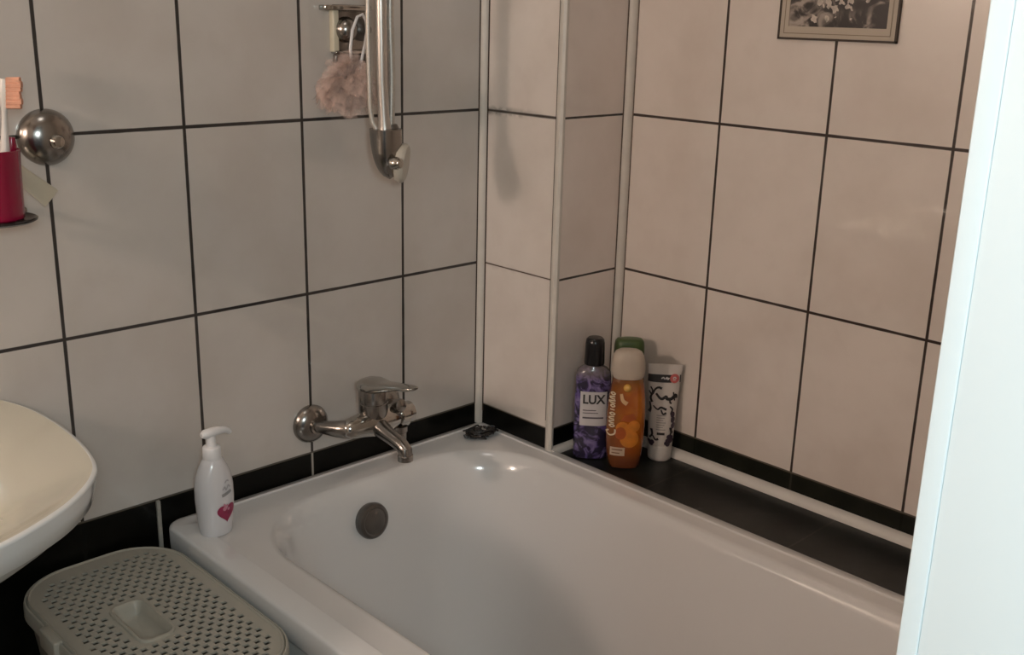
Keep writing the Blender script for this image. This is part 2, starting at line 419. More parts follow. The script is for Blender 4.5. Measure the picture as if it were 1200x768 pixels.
while y < hy1-0.15:
    x = hx0+0.14+(px_/2 if j % 2 else 0); i = 0
    while x < hx1-0.13:
        ok = True
        # keep clear of handle and of the rounded corners
        if abs(x-hcx) < 0.16 and abs(y-hcy) < 0.315: ok = False
        rr = 0.42; ex = max(0, abs(x-(hx0+hx1)/2)-((hx1-hx0)/2-rr)); ey = max(0, abs(y-(hy0+hy1)/2)-((hy1-hy0)/2-rr))
        if math.hypot(ex, ey) > rr-0.115: ok = False
        if ok:
            w_, h_ = (0.020, 0.0195)
            sh = 0.0
            holes.append([(x-w_+sh, y-h_), (x+w_+sh, y-h_), (x+w_-sh, y+h_), (x-w_-sh, y+h_)])
        x += px_; i += 1
    y += py_; j += 1
hrect = [(p[0], p[1]) for p in rrect(hcx-.105, hcx+.105, hcy-.255, hcy+.255, .06, 0, 6)]
lid_out = [(p[0], p[1]) for p in rrect(hx0+.045, hx1-.045, hy0+.045, hy1-.045, .38, 0, 12)]
lid = curve_plate(lid_out, holes + [hrect], 0.014, 'lid', M['grey_plastic'], hp, hz)
# lid surround: rolled lip with a groove
def hr(i_, z, r=.42): return rrect(hx0+i_, hx1-i_, hy0+i_, hy1-i_, max(.1, r-i_), z, 12)
b = B(); b.loft([hr(.05,hz-.007), hr(.047,hz+.010), hr(.035,hz+.016), hr(.028,hz+.008), hr(.024,hz-.012), hr(.018,hz+.004), hr(.008,hz+.002), hr(0,hz-.02), hr(-.002,hz-.10), hr(.012,hz-.10), hr(.02,hz-.03), hr(.05,hz-.02)], False, False)
b.build('lid_lip', M['grey_plastic'], lid)
# recessed handle dish
b = B(); hb = lambda i_, z: rrect(hcx-.13+i_, hcx+.13-i_, hcy-.28+i_, hcy+.28-i_, max(.02,.085-i_), z, 6)
b.loft([hb(.03,hz-.006), hb(0,hz+.006), hb(.004,hz+.02), hb(.018,hz+.024), hb(.03,hz+.012), hb(.045,hz-.03), hb(.06,hz-.07), hb(.085,hz-.085)], False, True)
b.build('handle', M['grey_plastic'], lid)['label'] = 'smooth recessed grip dish'
# clips on the long sides
for sx in (hx0-0.01,):
    b = B(); b.box(sx-.02, sx+.05, -0.98, -0.72, hz-.13, hz+.012); b.build('clip', M['grey_plastic'], hp, bevel=.015)
# bin body
def hbod(i_, z): return rrect(hx0+i_, hx1-i_, hy0+i_, hy1-i_, .38, z, 12)
b = B(); b.loft([hbod(.24,-5.84), hbod(.22,-5.80), hbod(.06,hz-.35), hbod(.035,hz-.12), hbod(.02,hz-.11), hbod(.02,hz-.06), hbod(.045,hz-.06), hbod(.07,hz-.4), hbod(.24,-5.78)], True, True)
b.build('bin', M['grey_plastic_dark'], hp)

# ------------------------------------------------------------------ wall mixer
fx = thing('bath_mixer', 'chrome single lever bath mixer mounted on the tiled wall above the bath', 'faucet', (-2.42, 0, -2.55))
for ex in (-2.82, -2.04):
    b = B(); b.lathe((ex, -0.001, -2.55), (0,-1,0), [(0,.165),(.02,.168),(.045,.158),(.075,.128),(.095,.09),(.10,.065),(.13,.062)], 36)
    b.build('wall_rosette', M['chrome_dull'], fx)
    b = B(); b.tube([(ex,-.09,-2.55),(ex+(.03 if ex < -2.5 else -.02),-.18,-2.545),(ex+(.075 if ex < -2.5 else -.04),-.28,-2.537),(ex+(.12 if ex < -2.5 else -.05),-.35,-2.532),(ex+(.17 if ex < -2.5 else -.07),-.37,-2.53)], [.05,.058,.068,.078,.084], 18)
    b.build('union', M['chrome_dull'], fx)
b = B(); b.lathe((-2.745,-.37,-2.53), (1,0,0), [(0,.03),(.01,.055),(.05,.08),(.10,.092),(.20,.105),(.30,.125),(.42,.128),(.50,.115),(.56,.10)], 32)
b.build('mixer_body', M['chrome'], fx)
b = B(); b.lathe((-2.185,-.37,-2.53), (1,0,0), [(0,.10),(.01,.118),(.085,.118),(.095,.10),(.11,.095),(.16,.095),(.175,.07)], 6 if False else 28)
b.build('coupling_nut', M['chrome'], fx)
b = B(); b.lathe((-2.42,-.37,-2.46), (0,0,1), [(-.04,.105),(0,.118),(.03,.124),(.11,.124),(.115,.118),(.125,.118),(.13,.126),(.235,.126),(.25,.12)], 32)
b.build('cartridge_housing', M['chrome_dull'], fx)
# lever: domed cap narrowing into a flat paddle pointing out from the wall
sec = [(-.24,.05,-2.215,.030),(-.25,.085,-2.21,.045),(-.29,.115,-2.205,.060),(-.36,.130,-2.20,.066),(-.44,.122,-2.195,.060),(-.52,.098,-2.175,.045),(-.62,.078,-2.145,.038),(-.75,.070,-2.115,.028),(-.86,.066,-2.093,.024),(-.915,.050,-2.083,.016),(-.93,.03,-2.08,.008)]
b = B(); b.loft([[(-2.42+p[0], y_, zc+p[1]) for p in [(q[0], q[1]) for q in sup(hw, th, 2.6, 0, k=24)]] for y_, hw, zc, th in sec])
b.build('lever', M['chrome'], fx)
# spout reaching out over the bath
b = B(); b.tube([(-2.42,-.44,-2.55),(-2.42,-.54,-2.575),(-2.42,-.66,-2.60),(-2.42,-.76,-2.625),(-2.42,-.80,-2.655),(-2.42,-.805,-2.70)], [.085,.070,.062,.060,.062,.058], 20)
b.build('spout', M['chrome_dull'], fx)
b = B(); b.lathe((-2.42,-.805,-2.69), (0,0,-1), [(0,.06),(.005,.066),(.05,.066),(.055,.05)], 24); b.build('aerator', M['chrome_dull'], fx)
# diverter knob and shower outlet under the body
b = B(); b.tube([(-2.20,-.40,-2.42),(-2.20,-.44,-2.41),(-2.20,-.475,-2.405),(-2.20,-.49,-2.403)], [.05,.058,.055,.03], 20)
b.build('diverter_knob', M['chrome_dull'], fx)
b = B(); b.lathe((-2.16,-.40,-2.62), (0,0,-1), [(0,.07),(.05,.07),(.06,.058),(.16,.056),(.17,.045)], 20); b.build('shower_outlet', M['chrome_dull'], fx)

# ------------------------------------------------------------------ hand shower hanging on its hose
sy = -0.46
hs_ = thing('hand_shower', 'chrome hand shower hanging head down on the tiled wall', 'shower', (-2.2, sy, -.45))
m_tube = mat('shower_tube', (0.52, 0.48, 0.44), 0.3, 0.75, noise=(60, 0.12))
b = B(); b.tube([(-2.245,sy,2.4),(-2.245,sy,1.0),(-2.24,sy,.3),(-2.225,sy,.02),(-2.215,sy,-.10)], [.044,.044,.044,.046,.06], 18)
b.build('riser_tube', m_tube, hs_)
m_hose = mat('hose', (0.50, 0.46, 0.41), 0.4, 0.5, noise=(300, 0.25))
pth = [(-2.135+.006*math.sin(i*.7), sy+.02, 2.4-2.47*i/24) for i in range(25)]
b = B(); b.tube(pth, .030, 12); b.tube([(-2.318+.004*math.sin(i*.6), sy+.06, 2.4-2.3*i/24) for i in range(25)] + [(-2.30,sy+.05,-.02),(-2.27,sy+.02,-.09)], .020, 10)
b.build('hose', m_hose, hs_)
# teardrop chrome shell facing the room
Rr = []
for k in range(15):
    t_ = k/14; z_ = -.07 - .40*t_
    hw = .128*(1-t_**3.2)**.6 if t_ < 1 else .004
    off = .035*t_**1.5
    dp = .12*(1-.2*t_)*(1-t_**4)**.5 if t_ < 1 else .004
    Rr.append([(-2.222+off+p[0], sy-.02+p[1], z_) for p in sup(max(.004,hw), max(.004,dp), 2.2, 0, k=28)])
b = B(); b.loft(Rr); b.build('head', M['chrome_dull'], hs_)
fa = Vector((.62,-.72,-.12)).normalized()
fc = Vector((-2.135, sy-.03, -.335))
b = B(); b.lathe(fc, fa, [(0,.09),(.02,.145),(.05,.158),(.075,.155),(.09,.14),(.092,.05),(.092,.001)], 36); fp = b.build('spray_face', mat('pale_face', (0.50, 0.46, 0.39), 0.3, noise=(60, 0.1)), hs_)
fp['label'] = 'pale round spray face'
b = B(); b.lathe((-2.225,sy-.16,-.325), (.25,-.95,.05), [(-.04,.05),(.01,.05),(.02,.042),(.04,.038),(.05,.02)], 20); b.build('button', M['chrome'], hs_)
b = B(); b.lathe((-2.15,sy,-.04), (0,0,-1), [(0,.045),(.02,.058),(.10,.062),(.14,.07)], 18); b.build('hose_nut', M['dark_metal'], hs_)
# wall bracket out of view carries it
b = B(); b.box(-2.32,-2.10,sy-.05,0,1.9,2.1); b.build('wall_bracket', M['chrome'], hs_, bevel=.02)
hs_.location += Vector((-.122*T, 0, .022*T))

# ------------------------------------------------------------------ wall hook plate and puff
hk = thing('wall_hook', 'chrome square hook plate with a round knob fixed on the tiled wall', 'wall hook', (-2.36, 0, .6))
b = B(); b.box(-2.50,-2.17,-.035,0,.50,.88); b.build('back_plate', M['chrome_dull'], hk, bevel=.01)
b = B()
b.box(-2.525,-2.47,-.06,0,.52,.87); cre = mat('cream_edge', (0.62, 0.57, 0.44), 0.35)
b.build('side_rail', cre, hk, bevel=.01)['label'] = 'cream upright edge'
B().box(-2.62,-2.17,-.09,0,.835,.875).build('cross_bar', M['chrome'], hk, bevel=.01); B().box(-2.515,-2.18,-.075,0,.505,.53).build('cross_bar', M['chrome'], hk, bevel=.01)
b = B(); b.lathe((-2.40,-.03,.69), (0,-1,0), [(0,.10),(.03,.10),(.07,.085),(.10,.055),(.11,.02)], 28); b.build('knob', M['chrome_dull'], hk)
b = B(); b.lathe((-2.25,-.03,.69), (0,-1,0), [(0,.09),(.03,.088),(.05,.06),(.07,.04),(.09,.05),(.10,.03)], 24); b.build('hook', M['dark_metal'], hk)
b = B(); b.box(-2.50,-2.19,-.05,-.0,.43,.50); b.build('foot', M['dark_metal'], hk, bevel=.01)

pf = thing('bath_puff', 'fluffy pale pink mesh bath puff hanging by a white cord from the wall hook', 'bath puff', (-2.45, -.12, .26))
m_puff, N, L, P = new_mat('puff_mesh')
P.inputs['Base Color'].default_value = (0.86, 0.64, 0.55, 1); P.inputs['Roughness'].default_value = 0.7
P.inputs['Alpha'].default_value = 0.55
tc = N.new('ShaderNodeTexCoord'); nz = N.new('ShaderNodeTexNoise'); nz.inputs['Scale'].default_value = 70
mr = N.new('ShaderNodeMapRange'); mr.inputs[3].default_value = 0.05; mr.inputs[4].default_value = 0.42
L.new(tc.outputs['Object'], nz.inputs['Vector']); L.new(nz.outputs['Fac'], mr.inputs[0]); L.new(mr.outputs[0], P.inputs['Alpha'])
b = B(); rnd = random.Random(3)
for k in range(80):
    th = rnd.uniform(0, 2*PI); cz = rnd.uniform(-.85, .95)
    s_ = math.sqrt(1-cz*cz); d_ = Vector((s_*math.cos(th), s_*math.sin(th)*.5, cz)).normalized()
    Lr = rnd.uniform(.14, .265)
    u_ = d_.orthogonal().normalized(); u_.rotate(Matrix.Rotation(rnd.uniform(0, 2*PI), 3, d_)); w_ = d_.cross(u_)
    g = []; ph = rnd.uniform(0, 6)
    for i in range(6):
        for jj in range(8):
            r0 = Lr*(i+.5)/5.5; q = (jj/7-.5)
            wd = .02+.26*(i/5)
            p = Vector((-2.475,-.15,.305)) + d_*(r0*(1-.12*abs(q))) + u_*(q*wd) + w_*(.035*math.sin(q*13+ph)*(i/5) + .02*math.sin(i*2+ph))
            p.z -= .12*(i/5)**2*abs(d_.x); p.y = min(p.y, -.02)
            g.append(p)
    b.add(g, [(i*8+jj, i*8+jj+1, (i+1)*8+jj+1, (i+1)*8+jj) for i in range(5) for jj in range(7)])
b.build('mesh_ruffle', m_puff, pf, sharp=180)
b = B(); b.tube([(-2.43,-.16,.40),(-2.425,-.14,.55),(-2.41,-.15,.69),(-2.36,-.15,.79),(-2.31,-.15,.81),(-2.275,-.15,.76),(-2.27,-.15,.68),(-2.29,-.15,.58),(-2.33,-.15,.45),(-2.36,-.16,.36)], .012, 8)
b.build('cord', M['white_plastic'], pf)['label'] = 'white hanging cord'

# ------------------------------------------------------------------ chrome wall knob
kb = thing('wall_boss', 'round domed chrome wall fitting on the tile joint beside the pink cup', 'wall fitting', (-4.80, 0, 0))
b = B(); b.lathe((-4.80,0,-.01), (0,-1,0), [(0,.185),(.03,.187),(.06,.175),(.09,.15),(.115,.115),(.13,.07),(.137,.03),(.138,.001)], 40); b.build('dome', M['chrome_dull'], kb)
b = B(); b.lathe((-4.775,-.12,-.03), (0.1,-1,0), [(0,.05),(.03,.05),(.05,.035),(.055,.001)], 20); b.build('screw_boss', M['chrome'], kb)

# ------------------------------------------------------------------ cup holder, cup, brushes
hc = (-5.275, -.38)
ch = thing('cup_holder', 'dark round holder dish on the tiled wall carrying a pink cup', 'cup holder', (hc[0], hc[1], -.47))
b = B(); b.lathe((hc[0],hc[1],-.475), (0,0,1), [(0,.10),(.005,.20),(.02,.228),(.03,.23),(.035,.22),(.022,.19),(.02,.001)], 40); b.build('dish', mat('dark_gloss', (0.02,0.016,0.015), 0.15), ch)
b = B()
for k in range(1): 
    pa = [(hc[0]+.03,-.24,-.455),(-5.03,-.13,-.455),(-5.02,0,-.46)]
    b.tube(pa, .025, 10)
b.build('wall_arm', M['chrome_dull'], ch)
cp = thing('tooth_cup', 'hot pink plastic toothbrush cup standing in the dark holder dish', 'cup', (hc[0], hc[1], -.45))
m_pink = mat('hot_pink', (0.34, 0.004, 0.045), 0.25, coat=0.25, trans=0.3, noise=(14, 0.25))
b = B(); b.lathe((hc[0],hc[1],-.45), (0,0,1), [(0,.01),(0,.145),(.01,.155),(.15,.158),(.40,.165),(.425,.168),(.43,.162),(.40,.157),(.15,.148),(.02,.142),(.02,.01)], 40)
b.build('cup_body', m_pink, cp)
def brush(name, label, base, tip, col, brcol, br_dir, group):
    base, tip = Vector(base), Vector(tip); d_ = (tip-base).normalized()
    t_ = thing(name, label, 'toothbrush', tuple(base))
    L_ = (tip-base).length
    pts = [base + d_*(L_*i/12) for i in range(13)]
    rd = [.030,.034,.036,.036,.034,.032,.028,.022,.018,.016,.026,.034,.022]
    B().tube(pts, rd, 12).build('handle', col, t_)
    b_ = B(); sd = d_.cross(Vector(br_dir)).normalized(); bd = Vector(br_dir).normalized()
    for i in range(7):
        for k in (-1, 0, 1):
            p = base + d_*(L_*(.80+.19*i/6)) + sd*(k*.018)
            b_.tube([p+bd*.015, p+bd*(.095+.006*math.sin(i*1.7))], [.017,.019], 6)
    b_.build('bristles', brcol, t_)['label'] = 'peach coloured bristle head' if 'white' in label else 'pale bristle head'
    return t_
m_white_br = mat('brush_white', (0.66,0.62,0.57), 0.3)
m_peach = mat('peach', (0.72,0.36,0.24), 0.6, noise=(70, 0.35))
brush('toothbrush', 'white toothbrush with peach bristles standing in the pink cup', (-5.23,-.40,-.40), (-5.165,-.42,.40), m_white_br, m_peach, (.85,-.5,0), None)
brush('toothbrush', 'clear pale toothbrush with its back to the wall, behind the white one', (-5.32,-.34,-.40), (-5.25,-.24,.52), mat('brush_clear', (0.60,0.55,0.48), 0.2, trans=0.3), mat('brush_pale',(0.6,0.5,0.38),0.6), (.2,.9,0), None)
tb = thing('toothbrush', 'pink handled toothbrush standing handle up in the pink cup', 'toothbrush', (-5.20,-.36,-.40))
b = B(); b.tube([(-5.21,-.36,-.40),(-5.18,-.38,-.1),(-5.155,-.40,.0),(-5.15,-.40,.05)], [.022,.026,.03,.02], 12); b.build('handle', m_pink, tb)
b = B(); b.box(-5.235,-5.20,-.38,-.34,-.425,-.40); b.build('bristles', m_white_br, tb)
# pale flat tube lying behind the cup, crimped end out
tp = thing('toothpaste_tube', 'flat cream tube sticking out slantwise behind the pink cup', 'tube', (-5.0,-.14,-.25))
rg = []
for k in range(8):
    t_ = k/7; c_ = Vector((-5.13+.29*t_, -.17+.05*t_, -.13-.27*t_)); dr_ = Vector((.29,.05,-.27)).normalized()
    wv = Vector((.68,0,.73)); nv = dr_.cross(wv).normalized(); hw = .045+.025*t_; th_ = .035*(1-t_)+.006
    rg.append([c_ + wv*(hw*math.cos(2*PI*i/20)) + nv*(th_*math.sin(2*PI*i/20)) for i in range(20)])
b = B(); b.loft(rg); b.build('tube_body', mat('cream_tube', (0.60,0.54,0.42), 0.4, trans=0.1), tp)
b = B(); b.lathe((-5.13,-.17,-.13), (-.72,-.12,.68), [(0,.03),(.02,.04),(.10,.036),(.11,.02)], 16); b.build('cap', M['white_plastic'], tp)

# ------------------------------------------------------------------ picture on the wall
pc = thing('framed_picture', 'black and white flower photograph in a pale frame hung on the tiled wall', 'picture', (0, -2.965, .703))
y0, y1, z0_, z1_ = -3.462, -2.470, .703, 2.05
m_edge = mat('frame_edge', (0.045,0.028,0.018), 0.5)
b = B(); b.box(-.026,0,y0,y1,z0_,z0_+.016); b.box(-.026,0,y0,y1,z1_-.016,z1_); b.box(-.026,0,y0,y0+.016,z0_,z1_); b.box(-.026,0,y1-.016,y1,z0_,z1_)
b.build('frame', m_edge, pc)['label'] = 'thin dark brown frame edge'
m_mat = mat('mat_board', (0.50,0.44,0.36), 0.6)
b = B(); i0 = .017; i1 = .088
for (ya,yb,za,zb) in ((y0+i0,y1-i0,z0_+i0,z0_+i1+.012),(y0+i0,y1-i0,z1_-i1,z1_-i0),(y0+i0,y0+i1,z0_+i1+.012,z1_-i1),(y1-i1,y1-i0,z0_+i1+.012,z1_-i1)): b.box(-.022,-.003,ya,yb,za,zb)
b.build('mount', m_mat, pc)
b = B(); b.box(-.0232,-.021,y0+.05,y1-.05,z0_+.045,z0_+.051); b.box(-.0232,-.021,y0+.05,y0+.056,z0_+.045,z1_-.05); b.box(-.0232,-.021,y1-.056,y1-.05,z0_+.045,z1_-.05)
b.build('mount_line', mat('mount_line', (0.24,0.19,0.14), 0.6), pc)
m, N, L, P = new_mat('photo_print'); t = NT(m)
tc = N.new('ShaderNodeTexCoord'); pos = tc.outputs['Object']
nz = N.new('ShaderNodeTexNoise'); nz.inputs['Scale'].default_value = 22; nz.inputs['Detail'].default_value = 6; nz.inputs['Distortion'].default_value = 2.0; L.new(pos, nz.inputs['Vector'])
big = t.noise(pos, 13, 2)
k_ = t.op('MULTIPLY', t.step(nz.outputs['Fac'], 0.45, 0.66), t.step(big, 0.36, 0.56))
col = t.mix(k_, (0.020,0.014,0.011), (0.42,0.36,0.31))
L.new(col, P.inputs['Base Color']); P.inputs['Roughness'].default_value = 0.35
b = B(); b.box(-.016,-.003,y0+i1-.01,y1-i1+.01,z0_+i1,z1_-i1+.01); b.build('photo', m, pc)
# pale petals of the photographed flowers
m_pet = mat('petal_print', (0.52,0.46,0.40), 0.45, noise=(160, 0.7))
b = B()
def petal(cy, cz, r, a0, n=5, k=.55):
    for q in range(n):
        a = a0 + 2*PI*q/n; pr_ = []
        for i in range(9):
            s_ = i/8; w_ = r*.22*math.sin(PI*s_)**.7
            pr_.append((s_*r, w_))
        up = [(-.0170, cy+math.cos(a)*u-math.sin(a)*v, cz+math.sin(a)*u+math.cos(a)*v) for u, v in pr_]
        dn = [(-.0170, cy+math.cos(a)*u+math.sin(a)*v, cz+math.sin(a)*u-math.cos(a)*v) for u, v in pr_]
        b.add(up+dn, [(i, i+1, 10+i, 9+i) for i in range(8)])
rnd = random.Random(21)
for k in range(34):
    cy = rnd.gauss(-2.93, .12) if k < 24 else rnd.uniform(-3.3, -2.65); cz = rnd.uniform(.85, 1.12) if k < 24 else rnd.uniform(.95, 1.8)
    r = rnd.uniform(.010, .034)
    if not (y0+i1+.05 < cy < y1-i1-.05): continue
    n = 11; ph = rnd.uniform(0, 6); el = rnd.uniform(.4, 1)
    ring_ = []
    for i in range(n):
        a = 2*PI*i/n; rr = r*rnd.uniform(.6, 1.2); u, v = rr*math.cos(a), rr*el*math.sin(a)
        ring_.append((-.0170-.00002*k, cy+u*math.cos(ph)-v*math.sin(ph), cz+u*math.sin(ph)+v*math.cos(ph)))
    b.add(ring_ + [(-.0170-.00002*k, cy, cz)], [(i, (i+1) % n, n) for i in range(n)])
for cy, cz, r, a0 in ((-2.98,1.03,.06,.3),(-3.06,1.02,.05,.9)): petal(cy, cz, r, a0, 6)
b.build('flower_print', m_pet, pc)

# ------------------------------------------------------------------ bottles
class Bottle:
    """superellipse section bottle drawn in local tiles; prof rows: (z, a, b, n, xshift)"""
    def __init__(s, prof): s.p = [r if len(r) == 5 else (*r, 0) for r in prof]
    def at(s, z):
        P_ = s.p
        if z <= P_[0][0]: return P_[0]
        for q, r in zip(P_, P_[1:]):
            if q[0] <= z <= r[0]:
                t_ = (z-q[0])/max(1e-9, r[0]-q[0]); return tuple(q[i]+(r[i]-q[i])*t_ for i in range(5))
        return P_[-1]
    def mesh(s, k=56): return B().loft([sup(a, b_, n, z, dx, 0, k) for z, a, b_, n, dx in s.p])
    def front(s, x, z, e=.004):
        _, a, b_, n, dx = s.at(z); u = min(.999, abs((x-dx)/a))
        y = -b_*(1-u**n)**(1/n)
        return (x, y-e, z)
    def patch(s, B_, x0, x1, z0, z1, e=.004, nx=14, nz=10, r=0):
        g = [s.front(x0+(x1-x0)*i/nx, z0+(z1-z0)*j/nz, e) for j in range(nz+1) for i in range(nx+1)]
        w_ = nx+1; B_.add(g, [(j*w_+i, j*w_+i+1, (j+1)*w_+i+1, (j+1)*w_+i) for j in range(nz) for i in range(nx)])
    def poly(s, B_, pts, e=.006):
        c_ = (sum(p[0] for p in pts)/len(pts), sum(p[1] for p in pts)/len(pts)); n = len(pts); g = []
        for f_ in (1, .66, .33):
            g += [s.front(c_[0]+(p[0]-c_[0])*f_, c_[1]+(p[1]-c_[1])*f_, e) for p in pts]
        g.append(s.front(*c_, e)); fs = []
        for k in range(2): fs += [(k*n+i, k*n+(i+1) % n, (k+1)*n+(i+1) % n, (k+1)*n+i) for i in range(n)]
        fs += [(2*n+i, 2*n+(i+1) % n, 3*n) for i in range(n)]
        B_.add(g, fs)
    def stroke(s, B_, pts, w_, e=.007):
        """flat brush stroke through 2D points with width w_ (float or list)"""
        P_ = cr([tuple(p) for p in pts], 5) if len(pts) > 2 else [Vector(p) for p in pts]
        n = len(P_); L_, R_2 = [], []
        for i in range(n):
            d_ = (P_[min(n-1, i+1)]-P_[max(0, i-1)]); d_ = d_.normalized() if d_.length else Vector((1, 0)); q = Vector((-d_.y, d_.x))
            ww = w_ if not isinstance(w_, (list, tuple)) else w_[0]+(w_[1]-w_[0])*i/(n-1)
            L_.append(s.front(*(P_[i]+q*ww), e)); R_2.append(s.front(*(P_[i]-q*ww), e))
        B_.add(L_+R_2, [(i, i+1, n+i+1, n+i) for i in range(n-1)])
    def text(s, body, x, z, size, m, parent, name='lettering', e=.007, rot=0.0, bold=0.0, sx=1.0):
        cu = bpy.data.curves.new(name, 'FONT'); cu.body = body; cu.align_x = 'CENTER'; cu.align_y = 'CENTER'; cu.size = size; cu.offset = bold
        tmp = bpy.data.objects.new('tmp_text', cu); C.objects.link(tmp)
        dg = bpy.context.evaluated_depsgraph_get(); dg.update()
        me = bpy.data.meshes.new_from_object(tmp.evaluated_get(dg)); bpy.data.objects.remove(tmp); bpy.data.curves.remove(cu)
        bm = bmesh.new(); bm.from_mesh(me); bmesh.ops.triangulate(bm, faces=bm.faces)
        c_, s_ = math.cos(rot), math.sin(rot)
        for v in bm.verts:
            xx, zz = v.co.x*sx, v.co.y
            v.co = Vector(s.front(x+c_*xx-s_*zz, z+s_*xx+c_*zz, e))*T
        bm.to_mesh(me); bm.free(); me.materials.clear(); me.materials.append(m)
        o = bpy.data.objects.new(name, me); C.objects.link(o); o.parent = parent
        return o

def disc(cx, cz, r, n=20, sq=1.0): return [(cx+r*math.cos(2*PI*i/n), cz+r*sq*math.sin(2*PI*i/n)) for i in range(n)]
ZL = -3.06
# --- purple shower gel
lx = thing('shower_gel_bottle', 'purple flowered shower gel bottle with black cap in the tiled corner', 'bottle', (-.62, -1.26, ZL), math.radians(-45))
bo = Bottle([(0,.13,.07,2.6),(.01,.152,.085,2.6),(.05,.160,.092,2.6),(.45,.165,.095,2.6),(.78,.160,.092,2.6),(.835,.150,.088,2.6),(.865,.120,.08,2.4),(.885,.085,.07,2.2),(.90,.075,.068,2)])
m, N, L, P = new_mat('purple_print'); t = NT(m); tc = N.new('ShaderNodeTexCoord'); pos = tc.outputs['Object']
v_ = N.new('ShaderNodeTexVoronoi'); v_.inputs['Scale'].default_value = 62; v_.feature = 'SMOOTH_F1'; L.new(pos, v_.inputs['Vector'])
nz = N.new('ShaderNodeTexNoise'); nz.inputs['Scale'].default_value = 38; nz.inputs['Detail'].default_value = 5; nz.inputs['Distortion'].default_value = 2.0; L.new(pos, nz.inputs['Vector'])
k1 = t.step(nz.outputs['Fac'], .42, .62); k2 = t.op('MULTIPLY', t.step(v_.outputs['Distance'], .28, .5), t.step(nz.outputs['Fac'], .45, .7))
sp = N.new('ShaderNodeSeparateXYZ'); L.new(pos, sp.inputs[0])
col = t.mix(k1, (.028,.022,.05), (.125,.085,.27)); col = t.mix(t.op('MULTIPLY', k2, .45), col, (.36,.30,.46))
topf = t.step(sp.outputs[2], .74*T, .84*T); col = t.mix(t.op('MULTIPLY', topf, .75), col, (.17,.145,.14))
L.new(col, P.inputs['Base Color']); P.inputs['Roughness'].default_value = .2; P.inputs['Coat Weight'].default_value = .4
bo.mesh().build('bottle_body', m, lx)
b = B(); b.lathe((0,0,.895), (0,0,1), [(0,.078),(.005,.090),(.02,.092),(.20,.086),(.235,.080),(.25,.065),(.253,.001)], 36); b.build('cap', mat('black_cap', (.008,.007,.008), .22), lx)
b = B(); bo.patch(b, -.115, .125, .335, .66); lb = b.build('label', mat('label_white', (.60,.57,.57), .45), lx)
bo.text('LUX', .005, .585, .118, M['print_dark'], lx, sx=.90, bold=.0035)
b = B(); bo.patch(b, -.09, .10, .405, .420, .007, nz=1); bo.patch(b, -.09, .03, .48, .489, .007, nz=1); bo.patch(b, -.09, .05, .455, .462, .007, nz=1); b.build('label_lines', mat('label_ink', (.09,.075,.09), .5), lx)

# --- orange shampoo
og = thing('shampoo_bottle', 'orange translucent shampoo bottle with frosted cap in front of the green one', 'bottle', (-.555, -1.605, ZL), math.radians(-47))
bo = Bottle([(0,.10,.06,2.4,.005),(.008,.128,.08,2.5,.005),(.04,.142,.09,2.5,.003),(.12,.156,.095,2.5,0),(.26,.168,.098,2.5,0),(.40,.172,.098,2.5,0),(.54,.170,.097,2.5,0),(.68,.160,.094,2.4,.002),(.79,.145,.09,2.3,.003),(.85,.135,.085,2.2,.003),(.865,.115,.08,2.2,.003)])
m, N, L, P = new_mat('orange_gel'); t = NT(m); tc = N.new('ShaderNodeTexCoord'); pos = tc.outputs['Object']; sp = N.new('ShaderNodeSeparateXYZ'); L.new(pos, sp.inputs[0])
nn = t.noise(pos, 22, 3)
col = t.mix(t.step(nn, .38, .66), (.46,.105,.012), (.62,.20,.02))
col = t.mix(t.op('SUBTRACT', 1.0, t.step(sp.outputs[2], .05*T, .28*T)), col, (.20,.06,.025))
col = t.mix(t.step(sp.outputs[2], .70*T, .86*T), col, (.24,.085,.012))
left = t.op('SUBTRACT', 1.0, t.step(sp.outputs[0], -.14*T, .02*T)); col = t.mix(t.op('MULTIPLY', left, .75), col, (.17,.055,.015))  # shade beside the amber glow painted into the gel colour
L.new(col, P.inputs['Base Color']); P.inputs['Roughness'].default_value = .14; P.inputs['Coat Weight'].default_value = .6
P.inputs['Transmission Weight'].default_value = .18
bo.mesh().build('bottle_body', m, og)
cpb = Bottle([(.845,.118,.085,2.4),(.85,.130,.092,2.4),(.88,.142,.096,2.5),(.93,.149,.098,2.5,-.002),(1.00,.145,.096,2.5,-.003),(1.055,.132,.090,2.4,-.004),(1.085,.116,.080,2.3,-.005),(1.10,.09,.062,2.3,-.005),(1.103,.04,.03,2.2,-.005)])
cpb.mesh().build('cap', mat('frosted_cap', (.58,.49,.40), .4, trans=.12, noise=(20,.05)), og)['label'] = 'frosted pale cap'
b = B(); bo.poly(b, disc(.035,.30,.085), .004); bo.poly(b, disc(-.03,.40,.06), .005); bo.poly(b, disc(.07,.42,.055), .0045)
b.build('fruit_print', mat('fruit', (.60,.20,.022), .35, noise=(60,.5)), og)
b = B(); bo.poly(b, disc(-.045,.35,.05,16,1.2), .0055); bo.poly(b, [(-.02,.52),(.06,.54),(.09,.49),(.03,.46),(-.05,.47)], .0055); b.build('red_print', mat('red_fruit', (.40,.085,.015), .35, noise=(60,.4)), og)
b = B(); bo.stroke(b, [(-.055,.72),(-.04,.66),(0,.63)], [.012,.02], .006); b.build('petal_print', mat('petal_light', (.72,.48,.24), .35), og)
b = B(); b.ball((-.005,-.088,.775), .036); b.build('gold_bead', mat('gold_bead', (.75,.42,.08), .2, coat=.5), og)
b = B(); z_ = .38; rnd = random.Random(5)    # upright script lettering along the edge, illegible in the photo
cx_ = -.126
bo.stroke(b, [(cx_-.026, .372), (cx_-.042, .345), (cx_-.012, .325), (cx_+.028, .345), (cx_+.030, .385)], [.006,.0075])
